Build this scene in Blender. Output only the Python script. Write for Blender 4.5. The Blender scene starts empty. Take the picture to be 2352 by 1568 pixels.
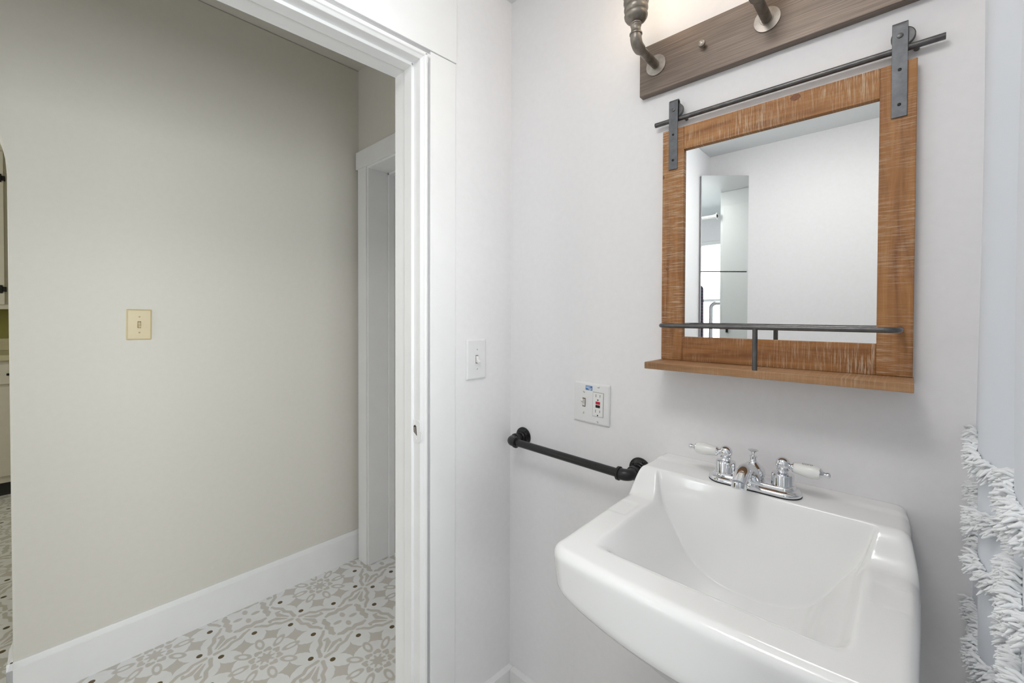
import bpy, bmesh, math, random
from mathutils import Vector, Matrix
random.seed(7)
PI = math.pi
SC = bpy.context.scene
COL = SC.collection
H0 = 1.30                                   # eye height above the floor; heights below are written relative to the eye

# ------------------------------------------------------------------ camera
cam_d = bpy.data.cameras.new('camera'); cam = bpy.data.objects.new('camera', cam_d); COL.objects.link(cam)
R = Vector((0.7335, 0.6797, 0.0032)); U = Vector((-0.0115, 0.0077, 0.9999)); F = Vector((-0.6796, 0.7335, -0.0135))
cam.matrix_world = Matrix(((R.x, U.x, -F.x, 0.9684), (R.y, U.y, -F.y, -1.0386), (R.z, U.z, -F.z, H0), (0, 0, 0, 1)))
cam_d.sensor_width = 36.0; cam_d.lens = 978.0 / 2352 * 36.0; cam_d.shift_y = -48.1 / 2352
cam_d.clip_start = 0.01; cam_d.clip_end = 60
SC.camera = cam

# ------------------------------------------------------------------ world, lights, exposure
w = bpy.data.worlds.new('world'); SC.world = w; w.use_nodes = True
w.node_tree.nodes['Background'].inputs[0].default_value = (0.90, 0.95, 1.0, 1)
w.node_tree.nodes['Background'].inputs[1].default_value = 1.0
SC.view_settings.view_transform = 'Standard'; SC.view_settings.look = 'None'
SC.view_settings.gamma = 1.0; SC.view_settings.use_curve_mapping = False
SC.view_settings.exposure = 0.63

def area(name, loc, direction, sx, sy, power, col):
    d = bpy.data.lights.new(name, 'AREA'); d.shape = 'RECTANGLE'; d.size = sx; d.size_y = sy
    d.energy = power; d.color = col
    o = bpy.data.objects.new(name, d); COL.objects.link(o); o.location = loc
    o.rotation_euler = Vector(direction).to_track_quat('-Z', 'Y').to_euler()
    return o
# daylight outside the tub window, plus added fill lamps behind the kitchen and hall openings
area('window_daylight', (3.6, -1.2, H0 + 0.15), (-1, 0, 0), 2.2, 2.2, 182, (1.0, 0.985, 0.97))
area('kitchen_fill', (-2.6, -3.18, H0 + 0.3), (0, 1, 0), 1.2, 1.0, 10, (1.0, 0.95, 0.80))  # added warm fill, reaches the hall through the arch
area('hall_fill', (-0.75, -3.3, H0 - 0.25), (0, 1, 0), 0.9, 1.5, 2.6, (1.0, 0.96, 0.92))  # added fill to brighten the casing at the hall's end

# ------------------------------------------------------------------ helpers
def rotA(p):                                # the door wall is a little out of square with the mirror wall
    a = 0.045; c, s = math.cos(a), math.sin(a)
    return (p[0] * c + p[1] * s, -p[0] * s + p[1] * c, p[2])

class MB:
    def __init__(s, xf=None): s.v = []; s.f = []; s.xf = xf
    def add(s, vs, fs):
        b = len(s.v)
        s.v += [tuple(s.xf(p)) if s.xf else tuple(p) for p in vs]
        s.f += [tuple(b + i for i in f) for f in fs]; return s
    def box(s, x0, x1, y0, y1, z0, z1):
        vs = [(x, y, z) for x in (x0, x1) for y in (y0, y1) for z in (z0, z1)]
        return s.add(vs, [(0, 1, 3, 2), (4, 6, 7, 5), (0, 4, 5, 1), (2, 3, 7, 6), (0, 2, 6, 4), (1, 5, 7, 3)])
    def obox(s, c, ux, uy, uz, hx, hy, hz):
        c = Vector(c); ux, uy, uz = Vector(ux), Vector(uy), Vector(uz)
        vs = [c + ux * hx * i + uy * hy * j + uz * hz * k for i in (-1, 1) for j in (-1, 1) for k in (-1, 1)]
        return s.add(vs, [(0, 1, 3, 2), (4, 6, 7, 5), (0, 4, 5, 1), (2, 3, 7, 6), (0, 2, 6, 4), (1, 5, 7, 3)])
    def prism(s, poly, z0, z1):             # poly in xy, counter-clockwise
        n = len(poly)
        vs = [(x, y, z0) for x, y in poly] + [(x, y, z1) for x, y in poly]
        fs = [tuple(range(n - 1, -1, -1)), tuple(range(n, 2 * n))] + [(i, (i + 1) % n, n + (i + 1) % n, n + i) for i in range(n)]
        return s.add(vs, fs)
    def extrude(s, poly, o, ux, uy, d):     # poly in the plane (ux, uy) at o, extruded by the vector d
        o, ux, uy, d = Vector(o), Vector(ux), Vector(uy), Vector(d); n = len(poly)
        vs = [o + ux * a + uy * b for a, b in poly] + [o + ux * a + uy * b + d for a, b in poly]
        fs = [tuple(range(n - 1, -1, -1)), tuple(range(n, 2 * n))] + [(i, (i + 1) % n, n + (i + 1) % n, n + i) for i in range(n)]
        return s.add(vs, fs)
    def lathe(s, prof, o, ax, n=32, ref=None):   # prof: (radius, height) pairs along ax
        o = Vector(o); ax = Vector(ax).normalized()
        r = Vector(ref) if ref else (Vector((0, 0, 1)) if abs(ax.z) < 0.9 else Vector((1, 0, 0)))
        a = ax.cross(r).normalized(); b = ax.cross(a)
        vs = []; fs = []
        for rad, h in prof:
            for i in range(n):
                t = 2 * PI * i / n
                vs.append(o + ax * h + (a * math.cos(t) + b * math.sin(t)) * max(rad, 1e-5))
        for k in range(len(prof) - 1):
            for i in range(n):
                j = (i + 1) % n
                fs.append((k * n + i, (k + 1) * n + i, (k + 1) * n + j, k * n + j))
        fs.append(tuple(range(n))); fs.append(tuple((len(prof) - 1) * n + i for i in range(n - 1, -1, -1)))
        return s.add(vs, fs)
    def cyl(s, a, b, r, n=28):
        a, b = Vector(a), Vector(b); L = (b - a).length
        return s.lathe([(r, 0), (r, L)], a, b - a, n)
    def tube(s, pts, r, n=16, caps=True):
        pts = [Vector(p) for p in pts]; m = len(pts)
        rr = r if isinstance(r, (list, tuple)) else [r] * m
        vs = []; fs = []
        t0 = (pts[1] - pts[0]).normalized()
        a = t0.cross(Vector((0, 0, 1)) if abs(t0.z) < 0.9 else Vector((1, 0, 0))).normalized()
        for k in range(m):
            if k == 0: t = pts[1] - pts[0]
            elif k == m - 1: t = pts[-1] - pts[-2]
            else: t = (pts[k + 1] - pts[k]).normalized() + (pts[k] - pts[k - 1]).normalized()
            t.normalize(); a = (a - t * a.dot(t)).normalized(); b = t.cross(a)
            for i in range(n):
                th = 2 * PI * i / n
                vs.append(pts[k] + (a * math.cos(th) + b * math.sin(th)) * rr[k])
        for k in range(m - 1):
            for i in range(n):
                j = (i + 1) % n
                fs.append((k * n + i, k * n + j, (k + 1) * n + j, (k + 1) * n + i))
        if caps:
            fs.append(tuple(range(n - 1, -1, -1))); fs.append(tuple((m - 1) * n + i for i in range(n)))
        return s.add(vs, fs)
    def sphere(s, c, r, nu=24, nv=14, sc=(1, 1, 1)):
        prof = [(r * math.sin(PI * k / nv), -r * math.cos(PI * k / nv)) for k in range(nv + 1)]
        b = len(s.v); xf = s.xf; s.xf = None
        s.lathe(prof, (0, 0, 0), (0, 0, 1), nu)
        for i in range(b, len(s.v)):
            p = s.v[i]; q = (c[0] + p[0] * sc[0], c[1] + p[1] * sc[1], c[2] + p[2] * sc[2]); s.v[i] = tuple(xf(q)) if xf else q
        s.xf = xf; return s
    def build(s, name, mat, parent=None, smooth=False, bevel=0, seg=2, sharp=35, kind=None):
        off = Vector((0, 0, 0))
        if parent is not None: off = Vector(parent['_o'])
        me = bpy.data.meshes.new(name)
        me.from_pydata([(x - off.x, y - off.y, z - off.z) for x, y, z in s.v], [], s.f)
        bm = bmesh.new(); bm.from_mesh(me); bmesh.ops.recalc_face_normals(bm, faces=bm.faces)
        if smooth:
            lim = math.radians(sharp)
            for f in bm.faces: f.smooth = True
            for e in bm.edges:
                e.smooth = len(e.link_faces) == 2 and e.calc_face_angle(0) < lim
        bm.to_mesh(me); bm.free()
        o = bpy.data.objects.new(name, me); COL.objects.link(o)
        if mat: me.materials.append(mat)
        if parent is not None: o.parent = parent
        o['_o'] = tuple(off)
        if bevel:
            m = o.modifiers.new('bevel', 'BEVEL'); m.width = bevel; m.segments = seg; m.limit_method = 'ANGLE'; m.angle_limit = math.radians(40)
            m.harden_normals = False
        if kind: o['kind'] = kind
        return o

def thing(name, loc, label, cat, group=None):
    o = bpy.data.objects.new(name, None); COL.objects.link(o); o.location = loc; o['_o'] = tuple(loc)
    o.empty_display_size = 0.05
    o['label'] = label; o['category'] = cat
    if group: o['group'] = group
    return o
def tag(o, label, cat, group=None):
    o['label'] = label; o['category'] = cat
    if group: o['group'] = group
    return o
def struct(mb, name, mat, **k): return mb.build(name, mat, kind='structure', **k)
def arc(c, u, v, r, a0, a1, n=10):
    c, u, v = Vector(c), Vector(u), Vector(v)
    return [c + u * r * math.cos(a0 + (a1 - a0) * i / n) + v * r * math.sin(a0 + (a1 - a0) * i / n) for i in range(n + 1)]

# ------------------------------------------------------------------ materials
class NT:
    def __init__(s, name):
        s.m = bpy.data.materials.new(name); s.m.use_nodes = True; s.t = s.m.node_tree; s.n = s.t.nodes
        s.b = s.n['Principled BSDF']
    def new(s, typ, **k):
        x = s.n.new(typ)
        for a, b in k.items(): setattr(x, a, b)
        return x
    def link(s, a, b): s.t.links.new(a, b)
    def val(s, sock, v):
        if hasattr(v, 'is_linked') or hasattr(v, 'links'): s.link(v, sock)
        else: sock.default_value = v
    def math(s, op, a, b=None, c=None, clamp=False):
        x = s.new('ShaderNodeMath', operation=op, use_clamp=clamp); s.val(x.inputs[0], a)
        if b is not None: s.val(x.inputs[1], b)
        if c is not None: s.val(x.inputs[2], c)
        return x.outputs[0]
    def ramp(s, f, stops):
        x = s.new('ShaderNodeValToRGB'); s.link(f, x.inputs[0]); e = x.color_ramp.elements
        e[0].position, e[0].color = stops[0][0], (*stops[0][1], 1)
        e[1].position, e[1].color = stops[-1][0], (*stops[-1][1], 1)
        for p, c in stops[1:-1]: q = e.new(p); q.color = (*c, 1)
        return x.outputs[0]
    def noise(s, scale, detail=3, mapping=(1, 1, 1), rough=0.5, dist=0.0):
        tc = s.new('ShaderNodeTexCoord'); mp = s.new('ShaderNodeMapping'); mp.inputs['Scale'].default_value = mapping
        s.link(tc.outputs['Object'], mp.inputs[0])
        x = s.new('ShaderNodeTexNoise'); x.inputs['Scale'].default_value = scale; x.inputs['Detail'].default_value = detail
        x.inputs['Roughness'].default_value = rough; x.inputs['Distortion'].default_value = dist
        s.link(mp.outputs[0], x.inputs['Vector']); return x.outputs[0]
    def bump(s, h, strength, dist=0.002):
        x = s.new('ShaderNodeBump'); x.inputs['Strength'].default_value = strength; x.inputs['Distance'].default_value = dist
        s.link(h, x.inputs['Height']); s.link(x.outputs[0], s.b.inputs['Normal'])
    def mix(s, f, a, b):
        x = s.new('ShaderNodeMix', data_type='RGBA'); s.val(x.inputs[0], f)
        for i, c in ((6, a), (7, b)):
            if isinstance(c, tuple): x.inputs[i].default_value = (*c, 1)
            else: s.link(c, x.inputs[i])
        return x.outputs[2]

def L(r, g, b):                             # 0-255 display colour to linear
    f = lambda c: (c / 255) / 12.92 if c / 255 <= 0.04045 else ((c / 255 + 0.055) / 1.055) ** 2.4
    return (f(r), f(g), f(b))

def plain(name, col, rough=0.5, metal=0.0, var=0.06, scale=30, bump=0.0, coat=0.0, spec=0.5, mapping=(1, 1, 1)):
    t = NT(name); b = t.b
    n = t.noise(scale, 4, mapping)
    lo = tuple(c * (1 - var) for c in col); hi = tuple(min(1, c * (1 + var)) for c in col)
    t.link(t.ramp(n, [(0.3, lo), (0.7, hi)]), b.inputs['Base Color'])
    b.inputs['Roughness'].default_value = rough; b.inputs['Metallic'].default_value = metal
    b.inputs['Specular IOR Level'].default_value = spec
    if coat: b.inputs['Coat Weight'].default_value = coat; b.inputs['Coat Roughness'].default_value = 0.05
    if bump: t.bump(n, bump)
    return t.m

M = {}
M['bath_paint'] = plain('bath_paint', (0.87, 0.86, 0.87), 0.55, var=0.012, scale=60, bump=0.04)
M['hall_paint'] = plain('hall_paint', (0.71, 0.685, 0.625), 0.6, var=0.012, scale=50, bump=0.05)
M['ceiling_paint'] = plain('ceiling_paint', (0.78, 0.80, 0.80), 0.7, var=0.01, scale=80)
M['trim_paint'] = plain('trim_paint', (0.86, 0.86, 0.86), 0.35, var=0.015, scale=12, bump=0.05)
M['kitchen_paint'] = plain('kitchen_paint', L(150, 145, 75), 0.6, var=0.02)
M['cupboard_paint'] = plain('cupboard_paint', L(222, 216, 202), 0.35, var=0.02)
M['closet_paint'] = plain('closet_paint', (0.70, 0.73, 0.72), 0.4, var=0.01)
M['porcelain'] = plain('porcelain', (0.92, 0.92, 0.915), 0.16, var=0.006, scale=5, coat=0.3)
M['ceramic'] = plain('ceramic', (0.88, 0.88, 0.86), 0.12, var=0.01, scale=20)
M['chrome'] = plain('chrome', (0.80, 0.81, 0.83), 0.06, 1.0, var=0.02, scale=10)
M['steel_tube'] = plain('steel_tube', (0.13, 0.128, 0.128), 0.38, 0.9, var=0.18, scale=70)
M['strap_steel'] = plain('strap_steel', (0.135, 0.14, 0.148), 0.45, 0.75, var=0.15, scale=90)
M['bronze_pipe'] = plain('bronze_pipe', (0.25, 0.225, 0.195), 0.38, 0.85, var=0.25, scale=60, mapping=(1, 1, .3))
M['flange_metal'] = plain('flange_metal', (0.42, 0.38, 0.34), 0.35, 0.85, var=0.15, scale=80)
M['black_iron'] = plain('black_iron', (0.008, 0.008, 0.0085), 0.36, 0.0, var=0.3, scale=120, bump=0.12)
M['black_metal'] = plain('black_metal', (0.01, 0.01, 0.01), 0.4, 0.3)
M['plate_white'] = plain('plate_white', (0.83, 0.83, 0.83), 0.3, var=0.01)
M['plate_ivory'] = plain('plate_ivory', L(208, 192, 152), 0.35, var=0.015)
M['plastic_white'] = plain('plastic_white', (0.86, 0.86, 0.85), 0.25, var=0.01)
M['toggle_cream'] = plain('toggle_cream', (0.84, 0.82, 0.76), 0.3, var=0.01)
M['red_button'] = plain('red_button', (0.55, 0.01, 0.045), 0.35)
M['black_button'] = plain('black_button', (0.006, 0.006, 0.006), 0.35)
M['slot_dark'] = plain('slot_dark', (0.05, 0.035, 0.03), 0.8)
M['brown_slot'] = plain('brown_slot', (0.14, 0.09, 0.06), 0.7)
M['blue_sticker'] = plain('blue_sticker', (0.05, 0.20, 0.50), 0.4)
M['sticker_ink'] = plain('sticker_ink', (0.62, 0.72, 0.86), 0.4)
M['grey_ink'] = plain('grey_ink', (0.12, 0.13, 0.14), 0.5)
M['counter'] = plain('counter', L(205, 196, 160), 0.3)
M['toe_kick'] = plain('toe_kick', (0.03, 0.03, 0.03), 0.6)
M['tub'] = plain('tub', (0.88, 0.88, 0.88), 0.15, coat=0.3, var=0.01)
M['gasket'] = plain('gasket', (0.015, 0.015, 0.015), 0.6)
M['roof_tar'] = plain('roof_tar', (0.3, 0.3, 0.3), 0.8)

def mirror_mat():
    t = NT('mirror_silver'); b = t.b
    b.inputs['Base Color'].default_value = (0.89, 0.905, 0.90, 1); b.inputs['Metallic'].default_value = 1; b.inputs['Roughness'].default_value = 0.0
    return t.m
M['mirror'] = mirror_mat()

def emit(name, col, st):
    t = NT(name); t.b.inputs['Base Color'].default_value = (*col, 1)
    t.b.inputs['Emission Color'].default_value = (*col, 1); t.b.inputs['Emission Strength'].default_value = st
    return t.m
M['bulb'] = emit('bulb_glow', (1.0, 0.78, 0.56), 5.0)
M['dome'] = emit('fill_glow', (1.0, 0.975, 0.96), 9.0)

def frosted():
    t = NT('window_glass'); nt = t.t
    tr = t.new('ShaderNodeBsdfTransparent'); tr.inputs[0].default_value = (0.93, 0.96, 0.97, 1)
    gl = t.new('ShaderNodeBsdfGlossy'); gl.inputs['Roughness'].default_value = 0.05
    mx = t.new('ShaderNodeMixShader'); mx.inputs[0].default_value = 0.08
    t.link(tr.outputs[0], mx.inputs[1]); t.link(gl.outputs[0], mx.inputs[2])
    t.link(mx.outputs[0], t.n['Material Output'].inputs[0]); return t.m
M['window_glass'] = frosted()

def cloth_mat():
    t = NT('curtain_cloth')
    t.b.inputs['Base Color'].default_value = (0.80, 0.84, 0.90, 1); t.b.inputs['Roughness'].default_value = 0.9
    t.b.inputs['Sheen Weight'].default_value = 0.2
    tl = t.new('ShaderNodeBsdfTranslucent'); tl.inputs[0].default_value = (0.82, 0.87, 0.92, 1)
    mx = t.new('ShaderNodeMixShader'); mx.inputs[0].default_value = 0.06
    n = t.noise(900, 2); t.bump(n, 0.2, 0.0005)
    t.link(t.b.outputs[0], mx.inputs[1]); t.link(tl.outputs[0], mx.inputs[2]); t.link(mx.outputs[0], t.n['Material Output'].inputs[0])
    return t.m
M['curtain'] = cloth_mat()
M['tuft'] = plain('tuft', (0.88, 0.90, 0.92), 0.95, var=0.02)

def plaid():
    t = NT('plaid_cloth')
    tc = t.new('ShaderNodeTexCoord')
    def wave(ax, sc):
        w_ = t.new('ShaderNodeTexWave', bands_direction=ax); w_.inputs['Scale'].default_value = sc; t.link(tc.outputs['Object'], w_.inputs[0]); return w_.outputs['Fac']
    a = t.ramp(wave('Z', 12), [(0.45, (0.03, 0.035, 0.06)), (0.9, (0.22, 0.10, 0.14))])
    b = t.ramp(wave('Y', 14), [(0.5, (0.04, 0.05, 0.08)), (0.95, (0.30, 0.30, 0.36))])
    t.link(t.mix(0.5, a, b), t.b.inputs['Base Color']); t.b.inputs['Roughness'].default_value = 0.9
    return t.m
M['plaid'] = plaid()

def wood(name, axis, c_dark, c_mid, c_light, streak=(0.62, 0.50, 0.36), saw=1.0, amount=0.65):
    """planks: grain along `axis`, pale saw marks across it"""
    t = NT(name)
    along = {'x': (1, 14, 14), 'z': (14, 14, 1)}[axis]
    across = {'x': (60, 1, 3.0), 'z': (3.0, 1, 60)}[axis]
    g = t.noise(5.0, 6, along, 0.65, 0.6)
    base = t.ramp(g, [(0.30, c_dark), (0.50, c_mid), (0.72, c_light)])
    big = t.noise(3.2, 2, {'x': (1, 1, 1.6), 'z': (1.6, 1, 1)}[axis])
    base = t.mix(t.math('MULTIPLY', t.math('SUBTRACT', big, 0.35, clamp=True), 1.5, clamp=True), base, c_light)
    s1 = t.noise(6.5, 4, across, 0.75)
    patch = t.noise(9, 4, (1, 1, 1), 0.6)
    m = t.math('MULTIPLY', t.math('SUBTRACT', s1, 0.50, clamp=True), 8.0, clamp=True)
    p = t.math('MULTIPLY', t.math('SUBTRACT', patch, 0.40, clamp=True), 4.0, clamp=True)
    fac = t.math('MULTIPLY', t.math('MULTIPLY', m, p), amount)
    col = t.mix(fac, base, streak)
    d = t.math('MULTIPLY', t.math('SUBTRACT', 0.46, s1, clamp=True), 3.0 * saw, clamp=True)
    col = t.mix(t.math('MULTIPLY', d, 0.5), col, c_dark)
    t.link(col, t.b.inputs['Base Color']); t.b.inputs['Roughness'].default_value = 0.6
    t.bump(s1, 0.35, 0.001)
    return t.m
cd, cm, cl = L(112, 68, 36), L(154, 103, 58), L(182, 132, 80)
M['wood_rail'] = wood('wood_rail', 'x', cd, cm, cl, amount=0.95)
M['wood_stile'] = wood('wood_stile', 'z', cd, cm, cl, amount=0.85)
M['wood_shelf'] = wood('wood_shelf', 'x', L(112, 78, 48), L(158, 116, 78), L(178, 136, 96), saw=0.4, amount=0.35)
def brushed():
    t = NT('brushed_bronze')
    g = t.noise(8, 6, (1, 70, 80), 0.6)
    t.link(t.ramp(g, [(0.25, L(98, 86, 78)), (0.5, L(122, 109, 99)), (0.75, L(150, 136, 125))]), t.b.inputs['Base Color'])
    t.b.inputs['Metallic'].default_value = 0.45; t.b.inputs['Roughness'].default_value = 0.42
    t.bump(g, 0.15, 0.0006); return t.m
M['brushed'] = brushed()

# ---- floor: patterned tile, drawn as distance fields in one folded cell
def tile_floor():
    t = NT('patterned_tile'); A = t.math
    tc = t.new('ShaderNodeTexCoord'); sp = t.new('ShaderNodeSeparateXYZ'); t.link(tc.outputs['Object'], sp.inputs[0])
    nz = t.noise(60, 2); wob = A('MULTIPLY', A('SUBTRACT', nz, 0.5), 0.006)
    ang = math.radians(41.45); c, s = math.cos(ang), math.sin(ang); P = 0.4279
    x = A('ADD', sp.outputs[0], 0.7951); y = A('ADD', sp.outputs[1], 0.4998)
    u = A('MULTIPLY', A('ADD', A('MULTIPLY', x, c), A('MULTIPLY', y, s)), 1 / P)
    v = A('MULTIPLY', A('ADD', A('MULTIPLY', x, -s), A('MULTIPLY', y, c)), 1 / P)
    def fold(q): return A('ABSOLUTE', A('SUBTRACT', q, A('ROUND', q)))
    fu, fv = fold(u), fold(v)
    U_, V_ = A('MAXIMUM', fu, fv), A('MINIMUM', fu, fv)
    def dist(px, py): return A('SQRT', A('ADD', A('POWER', A('SUBTRACT', U_, px), 2.0), A('POWER', A('SUBTRACT', V_, py), 2.0)))
    def circle(px, py, r): return A('SUBTRACT', dist(px, py), r)
    def seg(a, b, r0, r1=None):
        r1 = r0 if r1 is None else r1
        dx, dy = b[0] - a[0], b[1] - a[1]; LL = dx * dx + dy * dy
        px, py = A('SUBTRACT', U_, a[0]), A('SUBTRACT', V_, a[1])
        h = A('ADD', A('MULTIPLY', px, dx / LL), A('MULTIPLY', py, dy / LL), clamp=True)
        qx = A('SUBTRACT', px, A('MULTIPLY', h, dx)); qy = A('SUBTRACT', py, A('MULTIPLY', h, dy))
        d = A('SQRT', A('ADD', A('MULTIPLY', qx, qx), A('MULTIPLY', qy, qy)))
        return A('SUBTRACT', d, A('ADD', A('MULTIPLY', h, r1 - r0), r0))
    def ell(cx, cy, ax, rx, ry):
        ca, sa = math.cos(ax), math.sin(ax)
        px, py = A('SUBTRACT', U_, cx), A('SUBTRACT', V_, cy)
        a = A('MULTIPLY', A('ADD', A('MULTIPLY', px, ca), A('MULTIPLY', py, sa)), 1 / rx)
        b = A('MULTIPLY', A('ADD', A('MULTIPLY', px, -sa), A('MULTIPLY', py, ca)), 1 / ry)
        return A('MULTIPLY', A('SUBTRACT', A('SQRT', A('ADD', A('MULTIPLY', a, a), A('MULTIPLY', b, b))), 1.0), min(rx, ry))
    def star(cx, cy, ax, k, r):             # four-pointed star with hollow sides
        ca, sa = math.cos(ax), math.sin(ax)
        px, py = A('SUBTRACT', U_, cx), A('SUBTRACT', V_, cy)
        a = A('ABSOLUTE', A('ADD', A('MULTIPLY', px, ca), A('MULTIPLY', py, sa)))
        b = A('ABSOLUTE', A('ADD', A('MULTIPLY', px, -sa), A('MULTIPLY', py, ca)))
        return A('MULTIPLY', A('SUBTRACT', A('POWER', A('ADD', A('POWER', a, k), A('POWER', b, k)), 1 / k), r), 0.6)
    mn = lambda *q: q[0] if len(q) == 1 else A('MINIMUM', q[0], mn(*q[1:]))
    ringf = lambda d, wd: A('SUBTRACT', A('ABSOLUTE', d), wd)
    D = math.radians
    shapes = [circle(0, 0, 0.042), ell(0.048, 0.0, 0, 0.02, 0.008), ell(0.048 * .707, 0.048 * .707, D(45), 0.02, 0.008),
              seg((0.098, 0.022), (0.112, 0.040), 0.014), seg((0.112, 0.040), (0.084, 0.054), 0.015),
              ringf(ell(0.205, 0, 0, 0.058, 0.027), 0.006), ringf(ell(0.205 * .707, 0.205 * .707, D(45), 0.058, 0.027), 0.006),
              star(0.30 * math.cos(D(22.5)), 0.30 * math.sin(D(22.5)), D(22.5 + 38), 0.62, 0.105),
              circle(0.30 * math.cos(D(22.5)), 0.30 * math.sin(D(22.5)), 0.052),
              seg((0.476, 0.028), (0.462, 0.048), 0.015), seg((0.462, 0.048), (0.420, 0.100), 0.013), seg((0.420, 0.100), (0.418, 0.160), 0.014),
              seg((0.418, 0.160), (0.378, 0.215), 0.014), seg((0.378, 0.215), (0.376, 0.280), 0.014), seg((0.376, 0.280), (0.362, 0.325), 0.010),
              seg((0.374, 0.374), (0.418, 0.362), 0.020, 0.022), seg((0.418, 0.362), (0.442, 0.315), 0.022), seg((0.442, 0.315), (0.476, 0.298), 0.020, 0.014),
              seg((0.486, 0.085), (0.472, 0.190), 0.004, 0.020), seg((0.472, 0.190), (0.440, 0.235), 0.020, 0.010), seg((0.440, 0.235), (0.424, 0.215), 0.010),
              ell(0.446, 0.446, D(45), 0.034, 0.020)]
    d = A('ADD', A('SUBTRACT', mn(*shapes), 0.003), wob)
    grey = A('SUBTRACT', 0.5, A('MULTIPLY', d, 160.0), clamp=True)
    dots = mn(circle(0.402, 0, 0.0232), circle(0.402 * .7071, 0.402 * .7071, 0.0232))
    dot = A('SUBTRACT', 0.5, A('MULTIPLY', dots, 300.0), clamp=True)
    vn = t.noise(7, 3); g1 = t.ramp(vn, [(0.3, L(198, 195, 186)), (0.7, L(206, 200, 193))])
    vn2 = t.noise(18, 3); w1 = t.ramp(vn2, [(0.3, (0.80, 0.80, 0.79)), (0.7, (0.84, 0.84, 0.835))])
    col = t.mix(dot, t.mix(grey, w1, g1), L(92, 74, 40))
    t.link(col, t.b.inputs['Base Color']); t.b.inputs['Roughness'].default_value = 0.42
    return t.m
M['floor'] = tile_floor()

# ================================================================== THE SETTING
Z = lambda z: z + H0
CB, CH = Z(1.026), Z(1.29)                  # bathroom and hall ceilings
fl = MB().box(-4.5, 2.3, -3.3, 0.35, -0.12, 0.0); struct(fl, 'floor', M['floor'])
struct(MB().box(-0.10, 1.98, -2.05, 0.13, CB, CB + 0.35), 'ceiling', M['ceiling_paint'])
struct(MB().box(-1.31, -0.11, -2.40, 0.35, CH, CH + 0.1), 'ceiling_hall', M['hall_paint'])
struct(MB().box(-4.4, -1.31, -3.2, 0.35, CH, CH + 0.1), 'ceiling_kitchen', M['ceiling_paint'])
struct(MB().box(-0.05, 1.98, 0.0, 0.12, 0, CB), 'wall_mirror', M['bath_paint'])
# wall with the doorway (local frame, then turned); two paints: bath side and hall side are one wall
wa = MB(rotA)
HD = 0.731                                  # casing head height
wa.box(-0.055, 0.0, -0.318, 0.10, 0, CB); wa.box(-0.055, 0.0, -1.42, -1.198, 0, CB); wa.box(-0.055, 0.0, -1.198, -0.318, Z(HD + 0.001), CB)
struct(wa, 'wall_left', M['bath_paint'])
wa = MB(rotA)
wa.box(-0.119, -0.0551, -0.318, 0.10, 0, CH); wa.box(-0.119, -0.0551, -2.5, -1.198, 0, CH); wa.box(-0.119, -0.0551, -1.198, -0.318, Z(HD + 0.001), CH)
struct(wa, 'wall_hall_near', M['hall_paint'])
struct(MB().box(-0.16, 0.02, -1.95, -1.375, 0, CB), 'wall_corner', M['bath_paint'])
struct(MB().box(-0.16, 1.98, -2.03, -1.905, 0, CB), 'wall_back', M['bath_paint'])
# right wall with the tub window
wx0, wx1 = 1.86, 1.96; wy0, wy1, wz0, wz1 = -1.30, -0.46, Z(-0.45), Z(0.76)
wr = MB().box(wx0, wx1, -1.905, wy0, 0, CB).box(wx0, wx1, wy1, 0.0, 0, CB).box(wx0, wx1, wy0, wy1, 0, wz0).box(wx0, wx1, wy0, wy1, wz1, CB)
struct(wr, 'wall_right', M['bath_paint'])
wf = MB()
for a, b, c, d in ((wy0, wy1, wz0, wz0 + .04), (wy0, wy1, wz1 - .04, wz1), (wy0, wy0 + .04, wz0 + .04, wz1 - .04), (wy1 - .04, wy1, wz0 + .04, wz1 - .04)):
    wf.box(wx0 - 0.01, wx1 - 0.02, a, b, c, d)
wf.box(wx0 + .03, wx0 + .055, wy0 + .04, wy1 - .04, (wz0 + wz1) / 2 - .015, (wz0 + wz1) / 2 + .015)
struct(wf, 'window_1', M['trim_paint'], bevel=0.003)
struct(MB().box(wx0 + .040, wx0 + .044, wy0 + .04, wy1 - .04, wz0 + .04, wz1 - .04), 'window_2', M['window_glass'])

# hall wall with the arched opening to the kitchen
HX = -1.18; ay = -1.136; aw = 0.45; az = Z(0.45)
poly = [(0.35, 0.0), (0.35, CH), (-2.45, CH), (-2.45, 0.0), (ay - 2 * aw, 0.0)]
poly += [(ay - 2 * aw, az)] + [(ay - aw - aw * math.cos(PI * k / 28), az + aw * math.sin(PI * k / 28)) for k in range(1, 28)] + [(ay, az), (ay, 0.0)]
hw = MB(); vs_n = len(poly)
hw.extrude(poly, (HX, 0, 0), (0, 1, 0), (0, 0, 1), (-0.12, 0, 0))
struct(hw, 'wall_hall_far', M['hall_paint'], bevel=0.006)
# end wall of the hall with the second doorway
EY = 0.075
ex0, ex1 = -1.062, -0.30; ez = Z(0.752)
ew = MB().box(-1.18, ex0, EY, EY + 0.12, 0, CH).box(ex1, -0.118, EY, EY + 0.12, 0, CH).box(ex0, ex1, EY, EY + 0.12, ez, CH)
struct(ew, 'wall_hall_end', M['hall_paint'])
struct(MB().box(-1.30, -1.08, -2.45, -2.35, 0, CH).box(-0.30, 0.0, -2.45, -2.35, 0, CH).box(-1.08, -0.30, -2.45, -2.35, Z(.73), CH), 'wall_hall_back', M['hall_paint'])  # unseen opening added to let the hall fill in
struct(MB().box(-1.16, -1.08, -2.35, -2.33, 0, Z(.73)).box(-0.30, -0.22, -2.35, -2.33, 0, Z(.73)).box(-1.17, -0.21, -2.35, -2.33, Z(.73), Z(.82)), 'trim_4', M['trim_paint'])
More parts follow.
